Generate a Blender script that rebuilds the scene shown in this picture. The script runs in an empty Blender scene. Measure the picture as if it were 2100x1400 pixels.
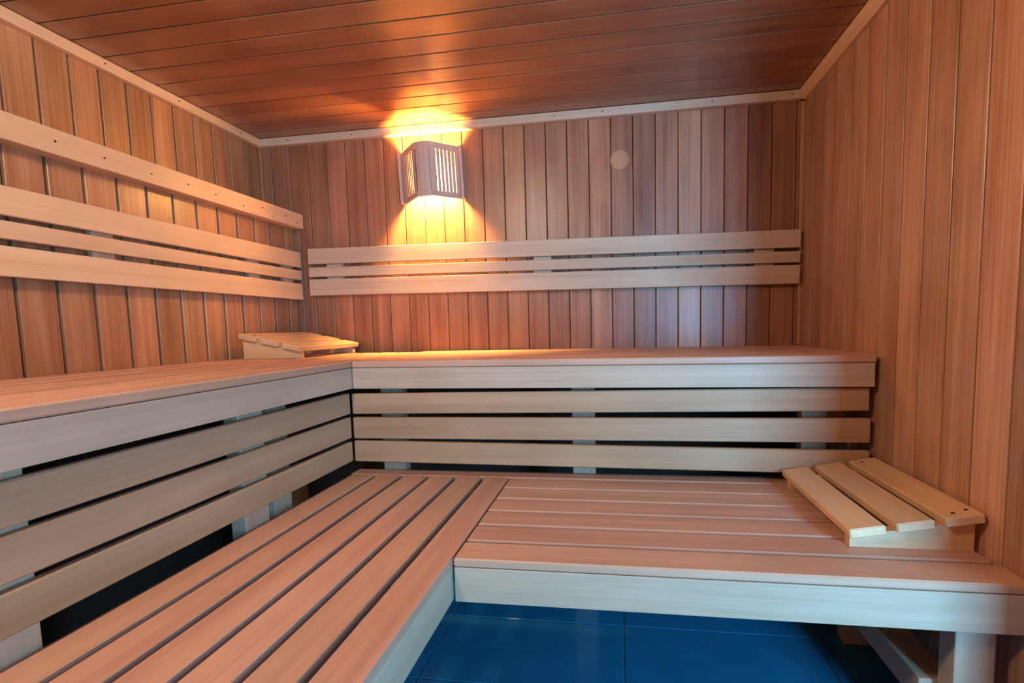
import bpy, bmesh, math, random
from mathutils import Matrix, Vector

random.seed(7)
S = bpy.context.scene
COL = S.collection

# ------------------------------------------------------------------ camera
H = 1.014                       # eye height above the tiled floor
W_PX, H_PX = 2100.0, 1400.0
F_PX, CX, CY = 961.34, 1136.0, 747.0
RIGHT = Vector((0.9905777, 0.1351711, -0.0220138))
FWD = Vector((-0.1365310, 0.9872852, -0.0814073))
UP = Vector((0.0107300, 0.0836458, 0.9964378))
cam_data = bpy.data.cameras.new('camera')
cam_data.sensor_fit = 'HORIZONTAL'
cam_data.sensor_width = 36.0
cam_data.lens = F_PX / W_PX * 36.0
cam_data.shift_x = (W_PX / 2 - CX) / W_PX
cam_data.shift_y = (CY - H_PX / 2) / W_PX
cam_data.clip_start = 0.02
cam = bpy.data.objects.new('camera', cam_data)
COL.objects.link(cam)
m = Matrix((RIGHT, UP, -FWD)).transposed().to_4x4()
m.translation = (0, 0, H)
cam.matrix_world = m
S.camera = cam

# ------------------------------------------------------------------ light
world = bpy.data.worlds.new('world')
S.world = world
world.use_nodes = True
bg = world.node_tree.nodes['Background']
bg.inputs['Color'].default_value = (0.55, 0.75, 1.0, 1)
bg.inputs['Strength'].default_value = 0.35

S.view_settings.view_transform = 'Standard'
S.view_settings.look = 'None'
S.view_settings.gamma = 1.0
S.view_settings.use_curve_mapping = False
S.view_settings.exposure = 0.35
S.cycles.diffuse_bounces = 6

YF = -0.90                      # front wall, behind the camera
DOOR_X0, DOOR_X1, DOOR_Z0, DOOR_Z1 = 0.95, 1.36, 0.10, 1.70
day = bpy.data.lights.new('daylight', 'AREA')
day.shape = 'RECTANGLE'
day.size = DOOR_X1 - DOOR_X0
day.size_y = DOOR_Z1 - DOOR_Z0
day.energy = 110.0
day.color = (0.18, 0.55, 1.0)
day_o = bpy.data.objects.new('daylight', day)
day_o.location = ((DOOR_X0 + DOOR_X1) / 2, YF - 0.06, (DOOR_Z0 + DOOR_Z1) / 2)
day_o.rotation_euler = (math.radians(90), 0, 0)      # -Z of the lamp looks along +Y
COL.objects.link(day_o)

BULB_STRENGTH = 3500.0
FILL_STRENGTH = 112.0            # added warm fill: an unseen globe above the camera
FILL_COLOR = (1.0, 0.82, 0.66)
BULB_COLOR = (1.0, 0.53, 0.15)

# ------------------------------------------------------------------ room numbers (metres, floor z = 0)
XLU, XL, XR = -1.801, -1.636, 0.811
YB = 2.248
ZC = 0.970 + H                  # ceiling over the left wall
TILT = 0.007                    # the ceiling climbs a little to the right
ZU = -0.110 + H                 # upper seat
ZL = -0.530 + H                 # lower seat
XUB, YUB = -0.956, 1.568        # front edges of the upper benches
XLB, YLB = -0.389, 1.001        # front edges of the lower benches
YR_END = 0.50                   # the right wall stops here, the room widens
XR2 = 1.45
LEDGE_Z = 0.592 + H

def zc(x):
    return ZC + TILT * (x - XLU)

# ------------------------------------------------------------------ materials
def wood(name, axis, dark, light, rough=0.42, vary=0.14, fine=1.0, coat=0.0, bump=0.12, streak=0.55, spec=0.5, rvar=0.30, coat_rough=0.28):
    mt = bpy.data.materials.new(name)
    mt.use_nodes = True
    nt = mt.node_tree
    N, L = nt.nodes, nt.links
    N.clear()
    out = N.new('ShaderNodeOutputMaterial')
    b = N.new('ShaderNodeBsdfPrincipled')
    L.new(b.outputs[0], out.inputs[0])
    tc = N.new('ShaderNodeTexCoord')
    oi = N.new('ShaderNodeObjectInfo')
    mul = N.new('ShaderNodeVectorMath'); mul.operation = 'SCALE'
    mul.inputs[0].default_value = (37.1, 53.7, 71.3)
    L.new(oi.outputs['Random'], mul.inputs['Scale'])
    add = N.new('ShaderNodeVectorMath'); add.operation = 'ADD'
    L.new(tc.outputs['Object'], add.inputs[0]); L.new(mul.outputs[0], add.inputs[1])
    def stretched(cross, along, detail, rg):
        mp = N.new('ShaderNodeMapping')
        s = [cross, cross, cross]; s['xyz'.index(axis)] = along
        mp.inputs['Scale'].default_value = s
        L.new(add.outputs[0], mp.inputs['Vector'])
        n = N.new('ShaderNodeTexNoise')
        n.inputs['Scale'].default_value = 1.0
        n.inputs['Detail'].default_value = detail
        n.inputs['Roughness'].default_value = rg
        n.inputs['Distortion'].default_value = 0.25
        L.new(mp.outputs[0], n.inputs['Vector'])
        return n.outputs['Fac']
    broad = stretched(22, 0.7, 3, 0.55)
    grain = stretched(150 * fine, 2.2, 4, 0.6)
    blot = stretched(7, 3.2, 3, 0.6)
    def math_(op, a, bb, clamp=False):
        k = N.new('ShaderNodeMath'); k.operation = op; k.use_clamp = clamp
        for i, v in enumerate((a, bb)):
            if isinstance(v, (int, float)): k.inputs[i].default_value = v
            else: L.new(v, k.inputs[i])
        return k.outputs[0]
    f = math_('ADD', math_('MULTIPLY', broad, 0.50), math_('MULTIPLY', grain, 0.50 * streak))
    f = math_('ADD', f, math_('MULTIPLY', blot, 0.35))
    mr = N.new('ShaderNodeMapRange')
    c = 0.5 * (0.5 + 0.5 * streak + 0.35)
    mr.inputs['From Min'].default_value = c - 0.17
    mr.inputs['From Max'].default_value = c + 0.17
    L.new(f, mr.inputs['Value'])
    mix = N.new('ShaderNodeMix'); mix.data_type = 'RGBA'
    mix.inputs[6].default_value = (*dark, 1); mix.inputs[7].default_value = (*light, 1)
    L.new(mr.outputs[0], mix.inputs[0])
    hs = N.new('ShaderNodeHueSaturation')
    rnd = math_('MULTIPLY', math_('SUBTRACT', oi.outputs['Random'], 0.5), 2 * vary)
    L.new(math_('ADD', rnd, 1.0), hs.inputs['Value'])
    # a second, independent random number for the hue
    fr = math_('FRACT', math_('MULTIPLY', oi.outputs['Random'], 17.77), 0.0)
    L.new(math_('ADD', math_('MULTIPLY', math_('SUBTRACT', fr, 0.5), 0.009), 0.5), hs.inputs['Hue'])
    L.new(mix.outputs[2], hs.inputs['Color'])
    tint = N.new('ShaderNodeMix'); tint.data_type = 'RGBA'; tint.blend_type = 'MULTIPLY'
    tint.inputs[0].default_value = 1.0
    L.new(hs.outputs[0], tint.inputs[6]); L.new(oi.outputs['Color'], tint.inputs[7])
    L.new(tint.outputs[2], b.inputs['Base Color'])
    rr = math_('ADD', math_('MULTIPLY', math_('SUBTRACT', blot, 0.5), rvar), rough)
    L.new(rr, b.inputs['Roughness'])
    b.inputs['Specular IOR Level'].default_value = spec
    if coat:
        b.inputs['Coat Weight'].default_value = coat
        b.inputs['Coat Roughness'].default_value = coat_rough
    bp = N.new('ShaderNodeBump')
    bp.inputs['Strength'].default_value = bump
    bp.inputs['Distance'].default_value = 0.002
    L.new(math_('ADD', grain, math_('MULTIPLY', broad, 0.6)), bp.inputs['Height'])
    L.new(bp.outputs[0], b.inputs['Normal'])
    return mt

def plain(name, color, rough=0.6, metallic=0.0, noise=0.0, nscale=30):
    mt = bpy.data.materials.new(name)
    mt.use_nodes = True
    nt = mt.node_tree
    b = nt.nodes['Principled BSDF']
    b.inputs['Base Color'].default_value = (*color, 1)
    b.inputs['Roughness'].default_value = rough
    b.inputs['Metallic'].default_value = metallic
    if noise:
        n = nt.nodes.new('ShaderNodeTexNoise'); n.inputs['Scale'].default_value = nscale
        tc = nt.nodes.new('ShaderNodeTexCoord')
        nt.links.new(tc.outputs['Object'], n.inputs['Vector'])
        mx = nt.nodes.new('ShaderNodeMix'); mx.data_type = 'RGBA'
        mx.inputs[6].default_value = (*[c * (1 - noise) for c in color], 1)
        mx.inputs[7].default_value = (*[min(1, c * (1 + noise)) for c in color], 1)
        nt.links.new(n.outputs['Fac'], mx.inputs[0])
        nt.links.new(mx.outputs[2], b.inputs['Base Color'])
    return mt

CED_D, CED_L = (0.27, 0.095, 0.040), (0.52, 0.235, 0.115)
PALE_D, PALE_L = (0.43, 0.290, 0.185), (0.60, 0.430, 0.295)
M = {
    'wall_z': wood('cedar_upright', 'z', CED_D, CED_L, rough=0.40, vary=0.13, coat=0.25, streak=1.1),
    'wall_x': wood('cedar_across', 'x', CED_D, CED_L, rough=0.45, vary=0.10),
    'ceil_x': wood('cedar_ceiling', 'x', (0.19, 0.060, 0.023), (0.36, 0.140, 0.058), rough=0.30, vary=0.08, coat=0.5, rvar=0.08, coat_rough=0.2),
    'pale_x': wood('abachi_across', 'x', PALE_D, PALE_L, rough=0.55, vary=0.06, bump=0.08, spec=0.35),
    'pale_y': wood('abachi_along', 'y', PALE_D, PALE_L, rough=0.55, vary=0.06, bump=0.08, spec=0.35),
    'pale_z': wood('abachi_upright', 'z', PALE_D, PALE_L, rough=0.55, vary=0.06, bump=0.08, spec=0.35),
    'seat_x': wood('seat_across', 'x', (0.47, 0.242, 0.148), (0.66, 0.378, 0.240), rough=0.50, vary=0.08, bump=0.10, spec=0.4),
    'seat_y': wood('seat_along', 'y', (0.47, 0.242, 0.148), (0.66, 0.378, 0.240), rough=0.50, vary=0.08, bump=0.10, spec=0.4),
    'riser_x': wood('riser_across', 'x', (0.36, 0.200, 0.102), (0.51, 0.310, 0.172), rough=0.55, vary=0.07, bump=0.08, spec=0.35),
    'riser_y': wood('riser_along', 'y', (0.36, 0.200, 0.102), (0.51, 0.310, 0.172), rough=0.55, vary=0.07, bump=0.08, spec=0.35),
    'honey_y': wood('honey_along', 'y', (0.61, 0.365, 0.180), (0.78, 0.50, 0.275), rough=0.5, vary=0.06, bump=0.08),
    'honey_x': wood('honey_across', 'x', (0.61, 0.365, 0.180), (0.78, 0.50, 0.275), rough=0.5, vary=0.06, bump=0.08),
    'lamp_z': wood('lamp_wood', 'z', (0.42, 0.27, 0.20), (0.56, 0.38, 0.29), rough=0.5, vary=0.05, bump=0.05),
    'back': plain('backing_board', (0.045, 0.024, 0.016), 0.85, noise=0.3),
    'screw': plain('dark_screw', (0.035, 0.022, 0.016), 0.45, 0.6, noise=0.2),
    'tile': plain('blue_tile', (0.014, 0.160, 0.290), 0.16, noise=0.18, nscale=9),
    'grout': plain('grout', (0.055, 0.14, 0.17), 0.7, noise=0.2),
    'slot_dimmer': plain('slot_dimming_lining', (0.06, 0.035, 0.02), 0.8, noise=0.2),  # dark lining added to dim the light in the lamp's slots
    'socket': plain('ceramic_socket', (0.75, 0.72, 0.66), 0.35, noise=0.04),
    'plaster': plain('plaster', (0.45, 0.33, 0.24), 0.8, noise=0.06),
}
def glow(name, strength, color):
    mt = bpy.data.materials.new(name)
    mt.use_nodes = True
    pb = mt.node_tree.nodes['Principled BSDF']
    pb.inputs['Base Color'].default_value = (0.9, 0.8, 0.6, 1)
    pb.inputs['Emission Color'].default_value = (*color, 1)
    pb.inputs['Emission Strength'].default_value = strength
    return mt
M['bulb'] = glow('lit_bulb', BULB_STRENGTH, BULB_COLOR)
M['globe'] = glow('fill_globe_glow', FILL_STRENGTH, FILL_COLOR)

# ------------------------------------------------------------------ mesh helpers
_mesh_cache = {}
def box_mesh(sx, sy, sz, bev, mat):
    key = (round(sx, 4), round(sy, 4), round(sz, 4), round(bev, 4), mat)
    if key in _mesh_cache:
        return _mesh_cache[key]
    bm = bmesh.new()
    bmesh.ops.create_cube(bm, size=1.0)
    for v in bm.verts:
        v.co.x *= sx; v.co.y *= sy; v.co.z *= sz
    if bev:
        bmesh.ops.bevel(bm, geom=bm.edges[:], offset=bev, segments=1, affect='EDGES', profile=0.5)
    me = bpy.data.meshes.new('plank')
    bm.to_mesh(me); bm.free()
    me.materials.append(M[mat])
    _mesh_cache[key] = me
    return me

def link(o, parent=None):
    COL.objects.link(o)
    if parent is not None:
        o.parent = parent
        o.matrix_parent_inverse = Matrix.Translation(-parent.location) if parent.rotation_euler == parent.rotation_euler.__class__((0, 0, 0)) else Matrix.Identity(4)
    return o

def plank(name, x0, x1, y0, y1, z0, z1, mat, parent=None, bev=0.003, color=None, local=False):
    """a chamfered board given by its extents (world, or the parent's own axes when local)"""
    me = box_mesh(x1 - x0, y1 - y0, z1 - z0, bev, mat)
    o = bpy.data.objects.new(name, me)
    o.location = ((x0 + x1) / 2, (y0 + y1) / 2, (z0 + z1) / 2)
    COL.objects.link(o)
    if parent is not None:
        o.parent = parent
        if not local:
            o.matrix_parent_inverse = Matrix.Translation(parent.location).inverted()
    if color:
        o.color = (*color, 1)
    return o

def mesh_obj(name, verts, faces, mat, parent=None, smooth=False, local=True):
    me = bpy.data.meshes.new(name)
    me.from_pydata(verts, [], faces)
    me.materials.append(M[mat])
    bm = bmesh.new(); bm.from_mesh(me)
    bmesh.ops.recalc_face_normals(bm, faces=bm.faces[:])
    bm.to_mesh(me); bm.free()
    if smooth:
        for p in me.polygons: p.use_smooth = True
    o = bpy.data.objects.new(name, me)
    COL.objects.link(o)
    if parent is not None:
        o.parent = parent
        if not local:
            o.matrix_parent_inverse = Matrix.Translation(parent.location).inverted()
    return o

def prism(name, poly, axis, a0, a1, mat, parent=None, local=True):
    """extrude a 2-D outline along an axis; poly holds the two other coordinates in xyz order"""
    n = len(poly)
    def v(p, a):
        if axis == 'y': return (p[0], a, p[1])
        if axis == 'z': return (p[0], p[1], a)
        return (a, p[0], p[1])
    vs = [v(p, a0) for p in poly] + [v(p, a1) for p in poly]
    fs = [tuple(range(n)), tuple(range(2 * n - 1, n - 1, -1))]
    fs += [(i, (i + 1) % n, n + (i + 1) % n, n + i) for i in range(n)]
    return mesh_obj(name, vs, fs, mat, parent, local=local)

def empty(name, loc, label=None, cat=None, group=None):
    o = bpy.data.objects.new(name, None)
    o.empty_display_size = 0.1
    o.location = loc
    COL.objects.link(o)
    return tag(o, label, cat, group)

def tag(o, label=None, cat=None, group=None, kind=None):
    if label: o['label'] = label
    if cat: o['category'] = cat
    if group: o['group'] = group
    if kind: o['kind'] = kind
    return o

_disc = {}
def screw(parent, loc, normal, r=0.004, depth=0.002, local=False):
    key = (normal, r)
    if key not in _disc:
        bm = bmesh.new()
        bmesh.ops.create_cone(bm, cap_ends=True, segments=10, radius1=r, radius2=r * 0.8, depth=depth)
        me = bpy.data.meshes.new('screw'); 
        rot = {'z': Matrix.Identity(3), 'y': Matrix.Rotation(math.radians(90), 3, 'X'), 'x': Matrix.Rotation(math.radians(90), 3, 'Y')}[normal]
        bmesh.ops.rotate(bm, verts=bm.verts[:], cent=(0, 0, 0), matrix=rot)
        bm.to_mesh(me); bm.free(); me.materials.append(M['screw'])
        _disc[key] = me
    o = bpy.data.objects.new('screw', _disc[key])
    o.location = loc
    COL.objects.link(o)
    o.parent = parent
    if not local:
        o.matrix_parent_inverse = Matrix.Translation(parent.location).inverted()
    return o

# ------------------------------------------------------------------ the setting
# floor: grout bed with 60 x 30 tiles
floor = plank('floor', XLU - 0.1, XR2 + 0.1, YF - 0.1, YB + 0.1, -0.06, -0.0025, 'grout', bev=0)
tag(floor, kind='structure')
gx, gy = -0.592, 1.521
tx = [gx + 0.6 * i for i in range(-2, 4)]
ty = [gy + 0.3 * j for j in range(-8, 3)]
for i, x in enumerate(tx):
    for y in ty:
        a, b_ = max(x + 0.002, XLU), min(x + 0.598, XR2)
        c, d_ = max(y + 0.002, YF), min(y + 0.298, YB)
        if b_ - a > 0.03 and d_ - c > 0.03:
            plank('tile', a, b_, c, d_, -0.010, 0.0, 'tile', floor, bev=0.0012)

# back wall
wall_back = plank('wall_back', XLU - 0.12, XR + 0.12, YB + 0.016, YB + 0.08, 0, ZC + 0.06, 'back', bev=0)
tag(wall_back, kind='structure')
# how pale or dark each board is, right to left
tints = [0.80, 0.84, 0.62, 0.95, 1.05, 1.45, 0.95, 0.92, 0.88, 1.22, 0.86, 0.80, 0.84, 0.98, 0.82, 0.86, 0.95, 1.0, 1.0,
         0.98, 0.92, 0.84, 0.9, 0.8, 0.82, 0.76, 0.80]
x1 = XR
k = 0
edge = XR - 0.0289
while x1 > XLU + 0.005:
    x0 = max(edge, XLU)
    t = tints[min(k, len(tints) - 1)] * 0.84
    plank('board', x0 + 0.0014, x1 - 0.0014, YB, YB + 0.018, ZU - 0.11, zc((x0 + x1) / 2) - 0.004, 'wall_z', wall_back, bev=0.0028,  # boards stop below the upper seat; dark backing stands in for under-bench shade
          color=(t, t * (1.05 if t > 1.1 else 0.97), t * (1.12 if t > 1.1 else 1.0)))
    x1 = x0; edge -= 0.101; k += 1

# pale round mark where a gauge once hung
patch = mesh_obj('pale_mark', [(0.043 * math.cos(a * math.pi / 16), 0, 0.043 * math.sin(a * math.pi / 16)) for a in range(32)] +
                 [(0.043 * math.cos(a * math.pi / 16), 0.0006, 0.043 * math.sin(a * math.pi / 16)) for a in range(32)],
                 [tuple(range(32)), tuple(range(63, 31, -1))] + [(i, (i + 1) % 32, 32 + (i + 1) % 32, 32 + i) for i in range(32)],
                 'wall_z', wall_back, local=False)
patch.location = (0.0155, YB - 0.0006, H + 0.755)
patch.color = (1.12, 1.1, 1.1, 1)

# right wall, ends where the room widens towards the camera
wall_right = plank('wall_right', XR + 0.016, XR + 0.09, YR_END, YB, 0, zc(XR) + 0.03, 'back', bev=0)
tag(wall_right, kind='structure')
rt = [0.72, 0.86, 0.92, 0.90, 1.02, 1.0, 0.94, 1.16, 0.96, 0.92, 1.06, 0.98, 1.12, 0.95, 0.9, 1.0, 1.0]
y1 = YB
edge = YB - 0.0101 - 0.1045
k = 0
while y1 > YR_END + 0.01:
    y0 = max(edge, YR_END)
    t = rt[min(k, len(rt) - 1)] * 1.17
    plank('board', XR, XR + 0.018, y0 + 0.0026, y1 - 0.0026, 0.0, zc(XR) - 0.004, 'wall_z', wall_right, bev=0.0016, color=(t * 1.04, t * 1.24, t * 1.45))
    y1 = y0; edge -= 0.1045; k += 1

# left wall: a recessed upper part and a thicker lower part
wall_left = plank('wall_left', XLU - 0.09, XLU - 0.016, YF, YB, 0, ZC + 0.04, 'back', bev=0)
tag(wall_left, kind='structure')
core = plank('backing', XLU - 0.016, XL - 0.018, YF, YB, 0, LEDGE_Z - 0.024, 'back', wall_left, bev=0)
lu = [0.75, 0.9, 1.0, 1.05, 0.95, 1.02, 0.98, 0.94, 1.05, 0.9, 1.0, 1.06]
y1 = YB
edge = YB - 0.0095 - 0.0928
k = 0
while y1 > YF + 0.01:
    y0 = max(edge, YF)
    t = lu[k % len(lu)]
    plank('board', XLU - 0.018, XLU, y0 + 0.0032, y1 - 0.0032, LEDGE_Z - 0.02, ZC - 0.003, 'wall_z', wall_left, bev=0.0014, color=(t * 1.0, t * 1.10, t * 0.95))
    y1 = y0; edge -= 0.0928; k += 1
ll = [0.85, 0.95, 1.0, 1.02, 0.96, 1.05, 1.0, 0.92, 1.1, 1.02, 0.95, 1.0, 0.96]
y1 = YB
edge = YB + 0.022 - 0.0985
k = 0
while y1 > YF + 0.01:
    y0 = max(edge, YF)
    t = ll[k % len(ll)]
    plank('board', XL - 0.018, XL, y0 + 0.0048, y1 - 0.0048, ZU - 0.11, LEDGE_Z - 0.024, 'wall_z', wall_left, bev=0.0014, color=(t * 1.02, t * 1.10, t * 1.02))  # cut short too, so the dark backing supplies the shade under the bench
    y1 = y0; edge -= 0.0985; k += 1

# ceiling, boards run across the room, rises 0.4 degrees to the right
ceiling = empty('ceiling', (XLU, 0, ZC))
tag(ceiling, kind='structure')
deck = plank('backing', -0.06, XR2 - XLU + 0.1, YF - 0.05, YB + 0.05, 0.018, 0.06, 'back', ceiling, bev=0, local=True)
cj = [YB, 2.1506, 2.0594, 1.9692, 1.8800, 1.7845, 1.6860, 1.5885, 1.4945, 1.3960, 1.3080]
while cj[-1] > YF + 0.05:
    cj.append(cj[-1] - 0.0945)
for a, b_ in zip(cj[1:], cj[:-1]):
    t = random.uniform(0.92, 1.08)
    plank('board', 0.0, XR2 - XLU, a + 0.0022, b_ - 0.0022, 0.0, 0.018, 'ceil_x', ceiling, bev=0.0018, color=(t, t, t), local=True)
ceiling.rotation_euler = (0, -TILT, 0)

# ceiling trims
TT, TH = 0.028, 0.039
trim_1 = plank('trim_1', XLU, XLU + TT, YF, YB, ZC - TH, ZC - 0.001, 'honey_y', bev=0.002)
trim_2 = empty('trim_2', (XLU + TT, YB - TT, ZC + TILT * TT))
plank('strip', 0, XR - XLU - TT - 0.018, 0, TT, -TH, -0.0012, 'pale_x', trim_2, bev=0.002, local=True)
trim_2.rotation_euler = (0, -TILT, 0)
trim_3 = prism('trim_3', [(0, 0), (0, -0.044), (-0.014, -0.044), (-0.030, -0.030), (-0.030, 0)], 'y', YR_END, YB - TT - 0.001, 'honey_y')
trim_3.location = (XR, 0, zc(XR) - 0.003)
for t in (trim_1, trim_2, trim_3):
    tag(t, kind='structure')
for xx in (-1.62, -1.28, -0.93, -0.28, -0.06, 0.42, 0.75):
    screw(trim_2, (xx - XLU - TT, -0.0006, -TH * 0.5), 'y', 0.0032, 0.003, local=True)
for yy in (2.1, 1.78, 1.5):
    screw(trim_1, (XLU + TT + 0.0004, yy, ZC - TH * 0.45), 'x', 0.0032, 0.003)
# slim upright strips in the corners
trim_4 = plank('trim_4', XR - 0.015, XR - 0.0005, YB - 0.012, YB - 0.0005, ZU + 0.002, zc(XR) - TH - 0.004, 'honey_x', bev=0.002, color=(0.62, 0.5, 0.45))
trim_5 = plank('trim_5', XL + 0.0005, XL + 0.036, YB - 0.014, YB - 0.0005, ZU + 0.002, LEDGE_Z - 0.026, 'wall_z', bev=0.002, color=(0.62, 0.66, 0.74))
trim_6 = plank('trim_6', XLU + 0.0005, XLU + 0.014, YB - 0.014, YB - 0.0005, LEDGE_Z + 0.001, ZC - TH - 0.001, 'wall_z', bev=0.002)
for t in (trim_4, trim_5, trim_6):
    tag(t, kind='structure')

# the part of the room behind the camera: side wall, return and front wall with its glazed doorway
wall_return = tag(plank('wall_return', XR + 0.09, XR2, YR_END, YR_END + 0.05, 0, zc(XR2) + 0.01, 'wall_x', bev=0), kind='structure')
wall_side = tag(plank('wall_side', XR2, XR2 + 0.05, YF, YR_END + 0.05, 0, zc(XR2) + 0.03, 'wall_x', bev=0), kind='structure')
wall_front = tag(plank('wall_front', XLU - 0.09, DOOR_X0 - 0.05, YF - 0.06, YF, 0, ZC + 0.02, 'wall_z', bev=0), kind='structure')
plank('panel', DOOR_X1 + 0.05, XR2 + 0.05, YF - 0.06, YF, 0, zc(XR2), 'wall_z', wall_front, bev=0)
plank('lintel', DOOR_X0 - 0.05, DOOR_X1 + 0.05, YF - 0.06, YF, DOOR_Z1 + 0.05, zc(0.3) + 0.01, 'wall_x', wall_front, bev=0)
door_1 = tag(plank('door_1', DOOR_X0 - 0.05, DOOR_X1 + 0.05, YF - 0.05, YF + 0.004, 0, DOOR_Z0, 'pale_x', bev=0.002), kind='structure')
plank('jamb', DOOR_X0 - 0.05, DOOR_X0, YF - 0.05, YF + 0.004, DOOR_Z0, DOOR_Z1 + 0.05, 'pale_z', door_1, bev=0.002)
plank('jamb', DOOR_X1, DOOR_X1 + 0.05, YF - 0.05, YF + 0.004, DOOR_Z0, DOOR_Z1 + 0.05, 'pale_z', door_1, bev=0.002)
plank('head', DOOR_X0, DOOR_X1, YF - 0.05, YF + 0.004, DOOR_Z1, DOOR_Z1 + 0.05, 'pale_x', door_1, bev=0.002)

# ------------------------------------------------------------------ upper benches
BEV = 0.0035
Y_NEAR = -0.62                       # benches run on past the camera's left
RZ = [(-0.3050 + H, -0.2285 + H), (-0.3945 + H, -0.3165 + H), (-0.4810 + H, -0.4075 + H)]   # riser slats
SET = 0.020

ub_l = empty('upper_bench', (-1.3, 0.8, 0), 'upper slatted bench along the left wall, under the long orange-lit backrest', 'bench', 'sauna benches')
n = 7
w = (XUB - XL - 0.004) / n
for i in range(n):
    a = XL + 0.004 + i * w
    plank('seat_slat', a + (0.008 if i else 0), a + w - (0.008 if i < n - 1 else 0), Y_NEAR, 2.235 if i < 2 else 2.15, ZU - 0.024, ZU, 'seat_y', ub_l, bev=BEV)
plank('fascia_board', XUB - 0.022, XUB - 0.0005, Y_NEAR, YUB + 0.020, ZU - 0.100, ZU - 0.0252, 'pale_y', ub_l, bev=0.0015)
for z0, z1 in RZ:
    plank('riser_slat', XUB - SET - 0.020, XUB - SET, Y_NEAR, YUB + SET - 0.003, z0, z1, 'riser_y', ub_l, bev=BEV)
for y0, y1, dx in ((0.56, 0.645, 0), (1.097, 1.183, 0), (1.240, 1.317, 0.03), (-0.1, -0.02, 0)):
    plank('post', XUB - SET - 0.066 - dx, XUB - SET - 0.021 - dx, y0, y1, 0.0, ZU - 0.0255, 'pale_z', ub_l, bev=0.002)
for y0 in (-0.1, 0.56, 1.097, 1.9):
    plank('bearer', XL + 0.003, XUB - 0.045 - SET - 0.03, y0, y0 + 0.045, ZU - 0.095, ZU - 0.0245, 'pale_x', ub_l, bev=0.002)

ub_b = empty('upper_bench', (-0.1, 1.9, 0), 'upper slatted bench along the back wall, below the wall lamp', 'bench', 'sauna benches')
X_END = 0.789
w = (YB - 0.004 - YUB) / n
for i in range(n):
    a = YUB + i * w
    plank('seat_slat', XUB + 0.003, X_END + (0.004 if i == 0 else 0.018), a + (0.008 if i else 0), a + w - (0.008 if i < n - 1 else 0), ZU - 0.024, ZU, 'seat_x', ub_b, bev=BEV)
plank('fascia_board', XUB + 0.004, X_END, YUB + 0.0005, YUB + 0.022, ZU - 0.100, ZU - 0.0252, 'pale_x', ub_b, bev=0.0015)
# the three riser slats hang slightly out of level, so the gaps open to the right
for zl, zr, hh, xe in ((-0.3065, -0.2900, 0.0755, X_END - 0.003), (-0.3980, -0.3935, 0.0790, X_END + 0.003), (-0.4840, -0.4980, 0.0780, X_END + 0.003)):
    zm = H + (zl + zr) / 2
    k = plank('riser_slat', XUB - SET + 0.003, xe, YUB + SET, YUB + SET + 0.020, zm, zm + hh, 'riser_x', ub_b, bev=BEV)
    k.rotation_euler = (0, -math.atan((zr - zl) / (xe - XUB + SET)), 0)
for x0, x1 in ((-0.893, -0.807), (-0.167, -0.086), (0.607, 0.687)):
    plank('post', x0, x1, YUB + SET + 0.064, YUB + SET + 0.109, 0.0, ZU - 0.0255, 'pale_z', ub_b, bev=0.002)
    plank('bearer', x0 + 0.015, x0 + 0.06, YUB + SET + 0.110, YB - 0.004, ZU - 0.095, ZU - 0.0245, 'pale_y', ub_b, bev=0.002)
plank('ledger', 0.70, 0.775, YUB + 0.16, YUB + 0.20, 0.14 + H - 0.49, 0.215 + H - 0.49, 'pale_x', ub_b, bev=0.002)

# ------------------------------------------------------------------ lower benches
lb_l = empty('lower_bench', (-0.7, 0.5, 0), 'lower slatted bench on the left with long slats running toward the camera', 'bench', 'sauna benches')
for i in range(6):
    b1 = XLB - i * 0.1012
    plank('seat_slat', b1 - 0.0835, b1, Y_NEAR, 1.583 - 0.0, ZL - 0.021, ZL, 'seat_y', lb_l, bev=0.0015)
plank('edge_strip', -0.9960, -0.9835, Y_NEAR, 1.583, ZL - 0.026, ZL - 0.006, 'seat_y', lb_l, bev=0.002)
plank('fascia_board', XLB - 0.022, XLB - 0.0005, Y_NEAR, YLB + 0.012, ZL - 0.105, ZL - 0.0222, 'pale_y', lb_l, bev=0.0015)
for y0 in (-0.3, 0.45, 1.06, 1.48):
    plank('bearer', -0.99, XLB - 0.03, y0, y0 + 0.045, ZL - 0.09, ZL - 0.0265, 'pale_x', lb_l, bev=0.002)
for y0 in (-0.3, 0.45, 1.48):
    plank('leg', -0.96, -0.90, y0 - 0.045, y0 - 0.001, 0.0, ZL - 0.0265, 'pale_z', lb_l, bev=0.002)
plank('leg', XLB - 0.12, XLB - 0.06, -0.345, -0.301, 0.0, ZL - 0.0265, 'pale_z', lb_l, bev=0.002)

lb_b = empty('lower_bench', (0.2, 1.3, 0), 'lower slatted bench on the right above the blue tiled floor', 'bench', 'sauna benches')
for i in range(6):
    a = YLB + i * 0.0966
    plank('seat_slat', XLB + 0.005, 0.809 if i == 0 else 0.800, a, a + 0.0850, ZL - 0.021, ZL, 'seat_x', lb_b, bev=BEV)
plank("seat_slat", -0.994, 0.800, 1.5855, 1.6505, ZL - 0.021, ZL, 'seat_x', lb_b, bev=BEV)
plank('fascia_board', XLB + 0.006, 0.809, YLB + 0.0005, YLB + 0.022, ZL - 0.105, ZL - 0.0222, 'pale_x', lb_b, bev=0.0015)
for x0 in (-0.30, 0.2, 0.69):
    plank('bearer', x0, x0 + 0.045, YLB + 0.085, 1.60, ZL - 0.09, ZL - 0.0215, 'pale_y', lb_b, bev=0.002)
for x0, y0 in ((0.690, 1.030), (0.690, 1.50)):
    plank('leg', x0, x0 + 0.076, y0, y0 + 0.05, 0.0, ZL - 0.0915 if y0 > 1.1 else ZL - 0.0225, 'pale_z', lb_b, bev=0.002)
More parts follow.
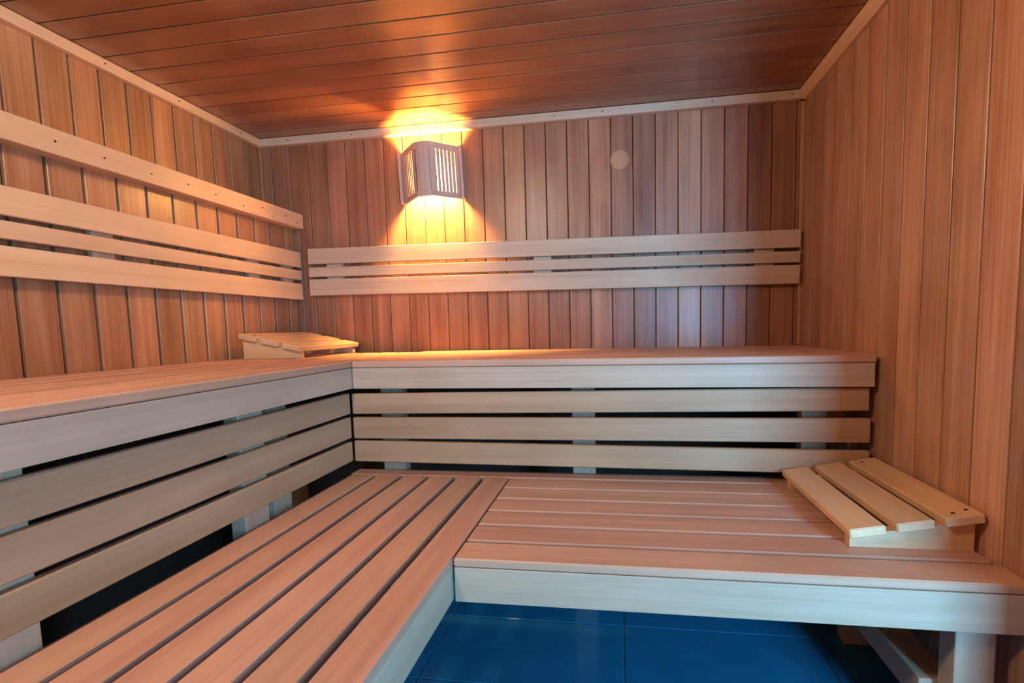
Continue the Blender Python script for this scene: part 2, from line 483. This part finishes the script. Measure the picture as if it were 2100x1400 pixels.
plank('stretcher', 0.655, 0.735, 1.0815, 1.4985, 0.150, 0.215, 'pale_y', lb_b, bev=0.002)

# ------------------------------------------------------------------ backrests
bl = empty('backrest', (XL, 0.8, H + 0.28), 'three-slat backrest on the left wall, glowing orange from the lamp', 'backrest', 'slatted backrests')
for z0, z1 in ((0.1625, 0.2430), (0.2615, 0.3090), (0.3235, 0.4010)):
    plank('slat', XL + 0.020, XL + 0.040, Y_NEAR, 2.226, H + z0, H + z1, 'honey_y', bl, bev=0.002)
for y0 in (0.3, 1.275, 1.90, 2.12):
    plank('bracket', XL + 0.0003, XL + 0.0198, y0, y0 + 0.065, H + 0.175, H + 0.388, 'pale_z', bl, bev=0.0015)

bb = empty('backrest', (-0.375, YB - 0.001, H + 0.288), 'three-slat backrest on the back wall, under the lamp', 'backrest', 'slatted backrests')
bx0, bx1 = -1.170, 1.168
for z0, z1 in ((0.1715, 0.2530), (0.2645, 0.3125), (0.3285, 0.4055)):
    plank('slat', bx0, bx1, -0.040, -0.020, z0 - 0.288, z1 - 0.288, 'pale_x', bb, bev=0.002, local=True)
for x0 in (-1.083, -0.02, 0.98):
    plank('bracket', x0, x0 + 0.085, -0.0198, -0.0002, 0.185 - 0.288, 0.39 - 0.288, 'pale_z', bb, bev=0.0015, local=True)
bb.rotation_euler = (0, 0.0077, 0)

rail = empty('wall_rail', (XL, 0.8, LEDGE_Z), 'single wide rail along the left wall, above the three-slat backrest', 'rail')
rb = plank('rail_board', XL - 0.001, XL + 0.052, Y_NEAR, YB - 0.002, LEDGE_Z - 0.073, LEDGE_Z, 'honey_y', rail, bev=0.002)
plank('ledge_board', XLU + 0.001, XL - 0.002, Y_NEAR, YB - 0.015, LEDGE_Z - 0.022, LEDGE_Z, 'honey_y', rail, bev=0.002)
for yy, dz in ((1.18, .036), (1.31, .038), (1.46, .04), (1.60, .035), (1.72, .04), (1.86, .05), (1.97, .03), (2.03, .055), (2.12, .03), (2.2, .05)):
    screw(rail, (XL + 0.0522, yy, LEDGE_Z - dz), 'x', 0.0034, 0.002)

# ------------------------------------------------------------------ headrests
def make_headrest(label, slope):
    SL = math.atan(slope)
    L_ = 0.452
    t = empty('headrest', (0, 0, 0), label, 'headrest', 'slatted wooden headrests')
    # local: x runs from the low side to the high side, y along the slats
    ca, sa = math.cos(SL), math.sin(SL)
    for i in range(3):
        s = plank('slat', 0, 0.079, 0, L_, 0, 0.0225, 'honey_y', t, bev=0.003, local=True)
        s.rotation_euler = (0, -SL, 0)
        u = i * 0.1015 + 0.0395
        s.location = (u * ca - 0.01125 * sa + 0.003, L_ / 2, 0.0265 + u * sa + 0.01125 * ca)
        if i == 2:
            for du, dy in ((-0.012, 0.022), (0.020, 0.030), (-0.012, L_ - 0.03)):
                k = screw(s, (du, dy - L_ / 2, 0.0114), 'z', 0.0048, 0.0015, local=True)
    for y0 in (0.020, L_ - 0.044):
        prism('support', [(0.010, 0), (0.272, 0), (0.272, 0.0263 + 0.272 * sa / ca - 0.0013), (0.010, 0.0263 + 0.010 * sa / ca - 0.0013)], 'y', y0, y0 + 0.024, 'honey_x', t)
    return t
h1 = make_headrest('slatted wooden headrest lying on the lower bench against the right wall', 0.17)
h1.location = (0.521, 1.122, ZL + 0.0005)
h2 = make_headrest('slatted wooden headrest on the upper bench in the back left corner', 0.215)
h2.rotation_euler = (0, 0, math.pi)
h2.location = (-1.302, 1.768 + 0.452, ZU + 0.0005)

# ------------------------------------------------------------------ wall lamps
def lathe(name, prof, mat, parent, seg=20):
    vs, fs = [], []
    for r, z in prof:
        for k in range(seg):
            a = 2 * math.pi * k / seg
            vs.append((r * math.cos(a), r * math.sin(a), z))
    for i in range(len(prof) - 1):
        for k in range(seg):
            fs.append((i * seg + k, i * seg + (k + 1) % seg, (i + 1) * seg + (k + 1) % seg, (i + 1) * seg + k))
    fs.append(tuple(range(seg))); fs.append(tuple(range(len(prof) * seg - 1, (len(prof) - 1) * seg - 1, -1)))
    return mesh_obj(name, vs, fs, mat, parent, smooth=True)

def wall_lamp(loc, rot, label, bulb_mat):
    """wedge-shaped shade on the wall: rounded nose, two slotted panels, open above and below"""
    lamp = empty('wall_lamp', loc, label, 'lamp')
    HZ = 0.122
    P, HALF = 0.120, 0.148
    pts = []
    for i in range(9):
        a = -math.pi * 0.25 + i * math.pi * 0.5 / 8
        pts.append((math.sin(a) * 0.046, -P + 0.022 - math.cos(a) * 0.024))
    inner = [(x * 0.78, y + 0.012) for x, y in reversed(pts)]
    prism('shade_nose', pts + inner, 'z', -HZ, HZ, 'lamp_z', lamp)
    for sign in (1, -1):
        ax, ay = sign * 0.0335, -P + 0.004
        bx, by = sign * HALF, -0.004
        ln = math.hypot(bx - ax, by - ay)
        fr = empty('shade_panel', (ax, ay, 0))
        fr.parent = lamp
        fr.rotation_euler = (0, 0, math.atan2(by - ay, bx - ax))
        th, slot, n = 0.004, 0.0044, 6
        s0, s1 = 0.024, ln - 0.024
        pitch = (s1 - s0) / n
        zt, zb = HZ * 0.76, -HZ * 0.80
        e = [s0 + pitch * (i + 0.5) for i in range(n)]
        strips = [('panel_rail', 0, ln, zt, HZ), ('panel_rail', 0, ln, -HZ, zb),
                  ('stile', 0, e[0] - slot / 2, zb, zt), ('stile', e[-1] + slot / 2, ln, zb, zt)]
        strips += [('bar', e[i] + slot / 2, e[i + 1] - slot / 2, zb, zt) for i in range(n - 1)]
        for nm, x0, x1, z0, z1 in strips:
            pk = plank(nm, x0, x1, -th, th, z0, z1, 'lamp_z', fr, bev=0.001, local=True)
            pk.data = pk.data.copy()
            pk.data.materials.append(M['slot_dimmer'])          # inner faces painted dark to hold down the glow through the slots
            for f in pk.data.polygons:
                if f.normal.y * sign > 0.4 or (nm in ('bar', 'stile') and abs(f.normal.x) > 0.9):
                    f.material_index = 1
        c0 = sign * (HALF + 0.006)
        plank('side_board', c0 - 0.007, c0 + 0.007, -0.030, 0.0, -HZ, HZ, 'lamp_z', lamp, bev=0.0015, local=True)
    bulb = lathe('bulb', [(0.004, 0.030), (0.016, 0.027), (0.025, 0.016), (0.028, 0.0), (0.025, -0.014), (0.018, -0.027),
                          (0.0135, -0.038), (0.013, -0.046)], bulb_mat, lamp)
    bulb.location = (0.0, -0.066, 0.0)
    bulb.rotation_euler = (math.radians(90), 0, 0)       # screwed in sideways, tip towards the room
    sock = lathe('socket', [(0.018, 0), (0.024, -0.003), (0.026, -0.018)], 'socket', lamp)
    sock.location = (0.0, -0.0195, 0.0)
    sock.rotation_euler = (math.radians(90), 0, 0)
    lamp.rotation_euler = rot
    return lamp
wall_lamp((-0.885, YB - 0.001, H + 0.737), (0, -0.035, 0), 'lit wooden wall lamp with slotted shade below the ceiling', 'bulb')
# opal globe added as unseen warm fill, on the ceiling above the camera
gl = empty('fill_globe', (-0.78, 0.18, zc(-0.78) - 0.001), 'added fill globe, out of view on the ceiling over the lower left bench', 'lamp')
gl.rotation_euler = (-math.pi / 2, 0, 0)
gp = [(0.012, 0.090)]
for i in range(1, 12):
    a = math.pi * i / 12
    gp.append((0.09 * math.sin(a), 0.09 * math.cos(a)))
gp.append((0.034, -0.085))
g = lathe('globe', gp, 'globe', gl, seg=28)
g.rotation_euler = (math.radians(90), 0, 0)
g.location = (0, 0.125, 0)
fo = lathe('collar', [(0.060, 0.0), (0.060, 0.012), (0.045, 0.020), (0.040, 0.038)], 'socket', gl)
fo.rotation_euler = (math.radians(-90), 0, 0)
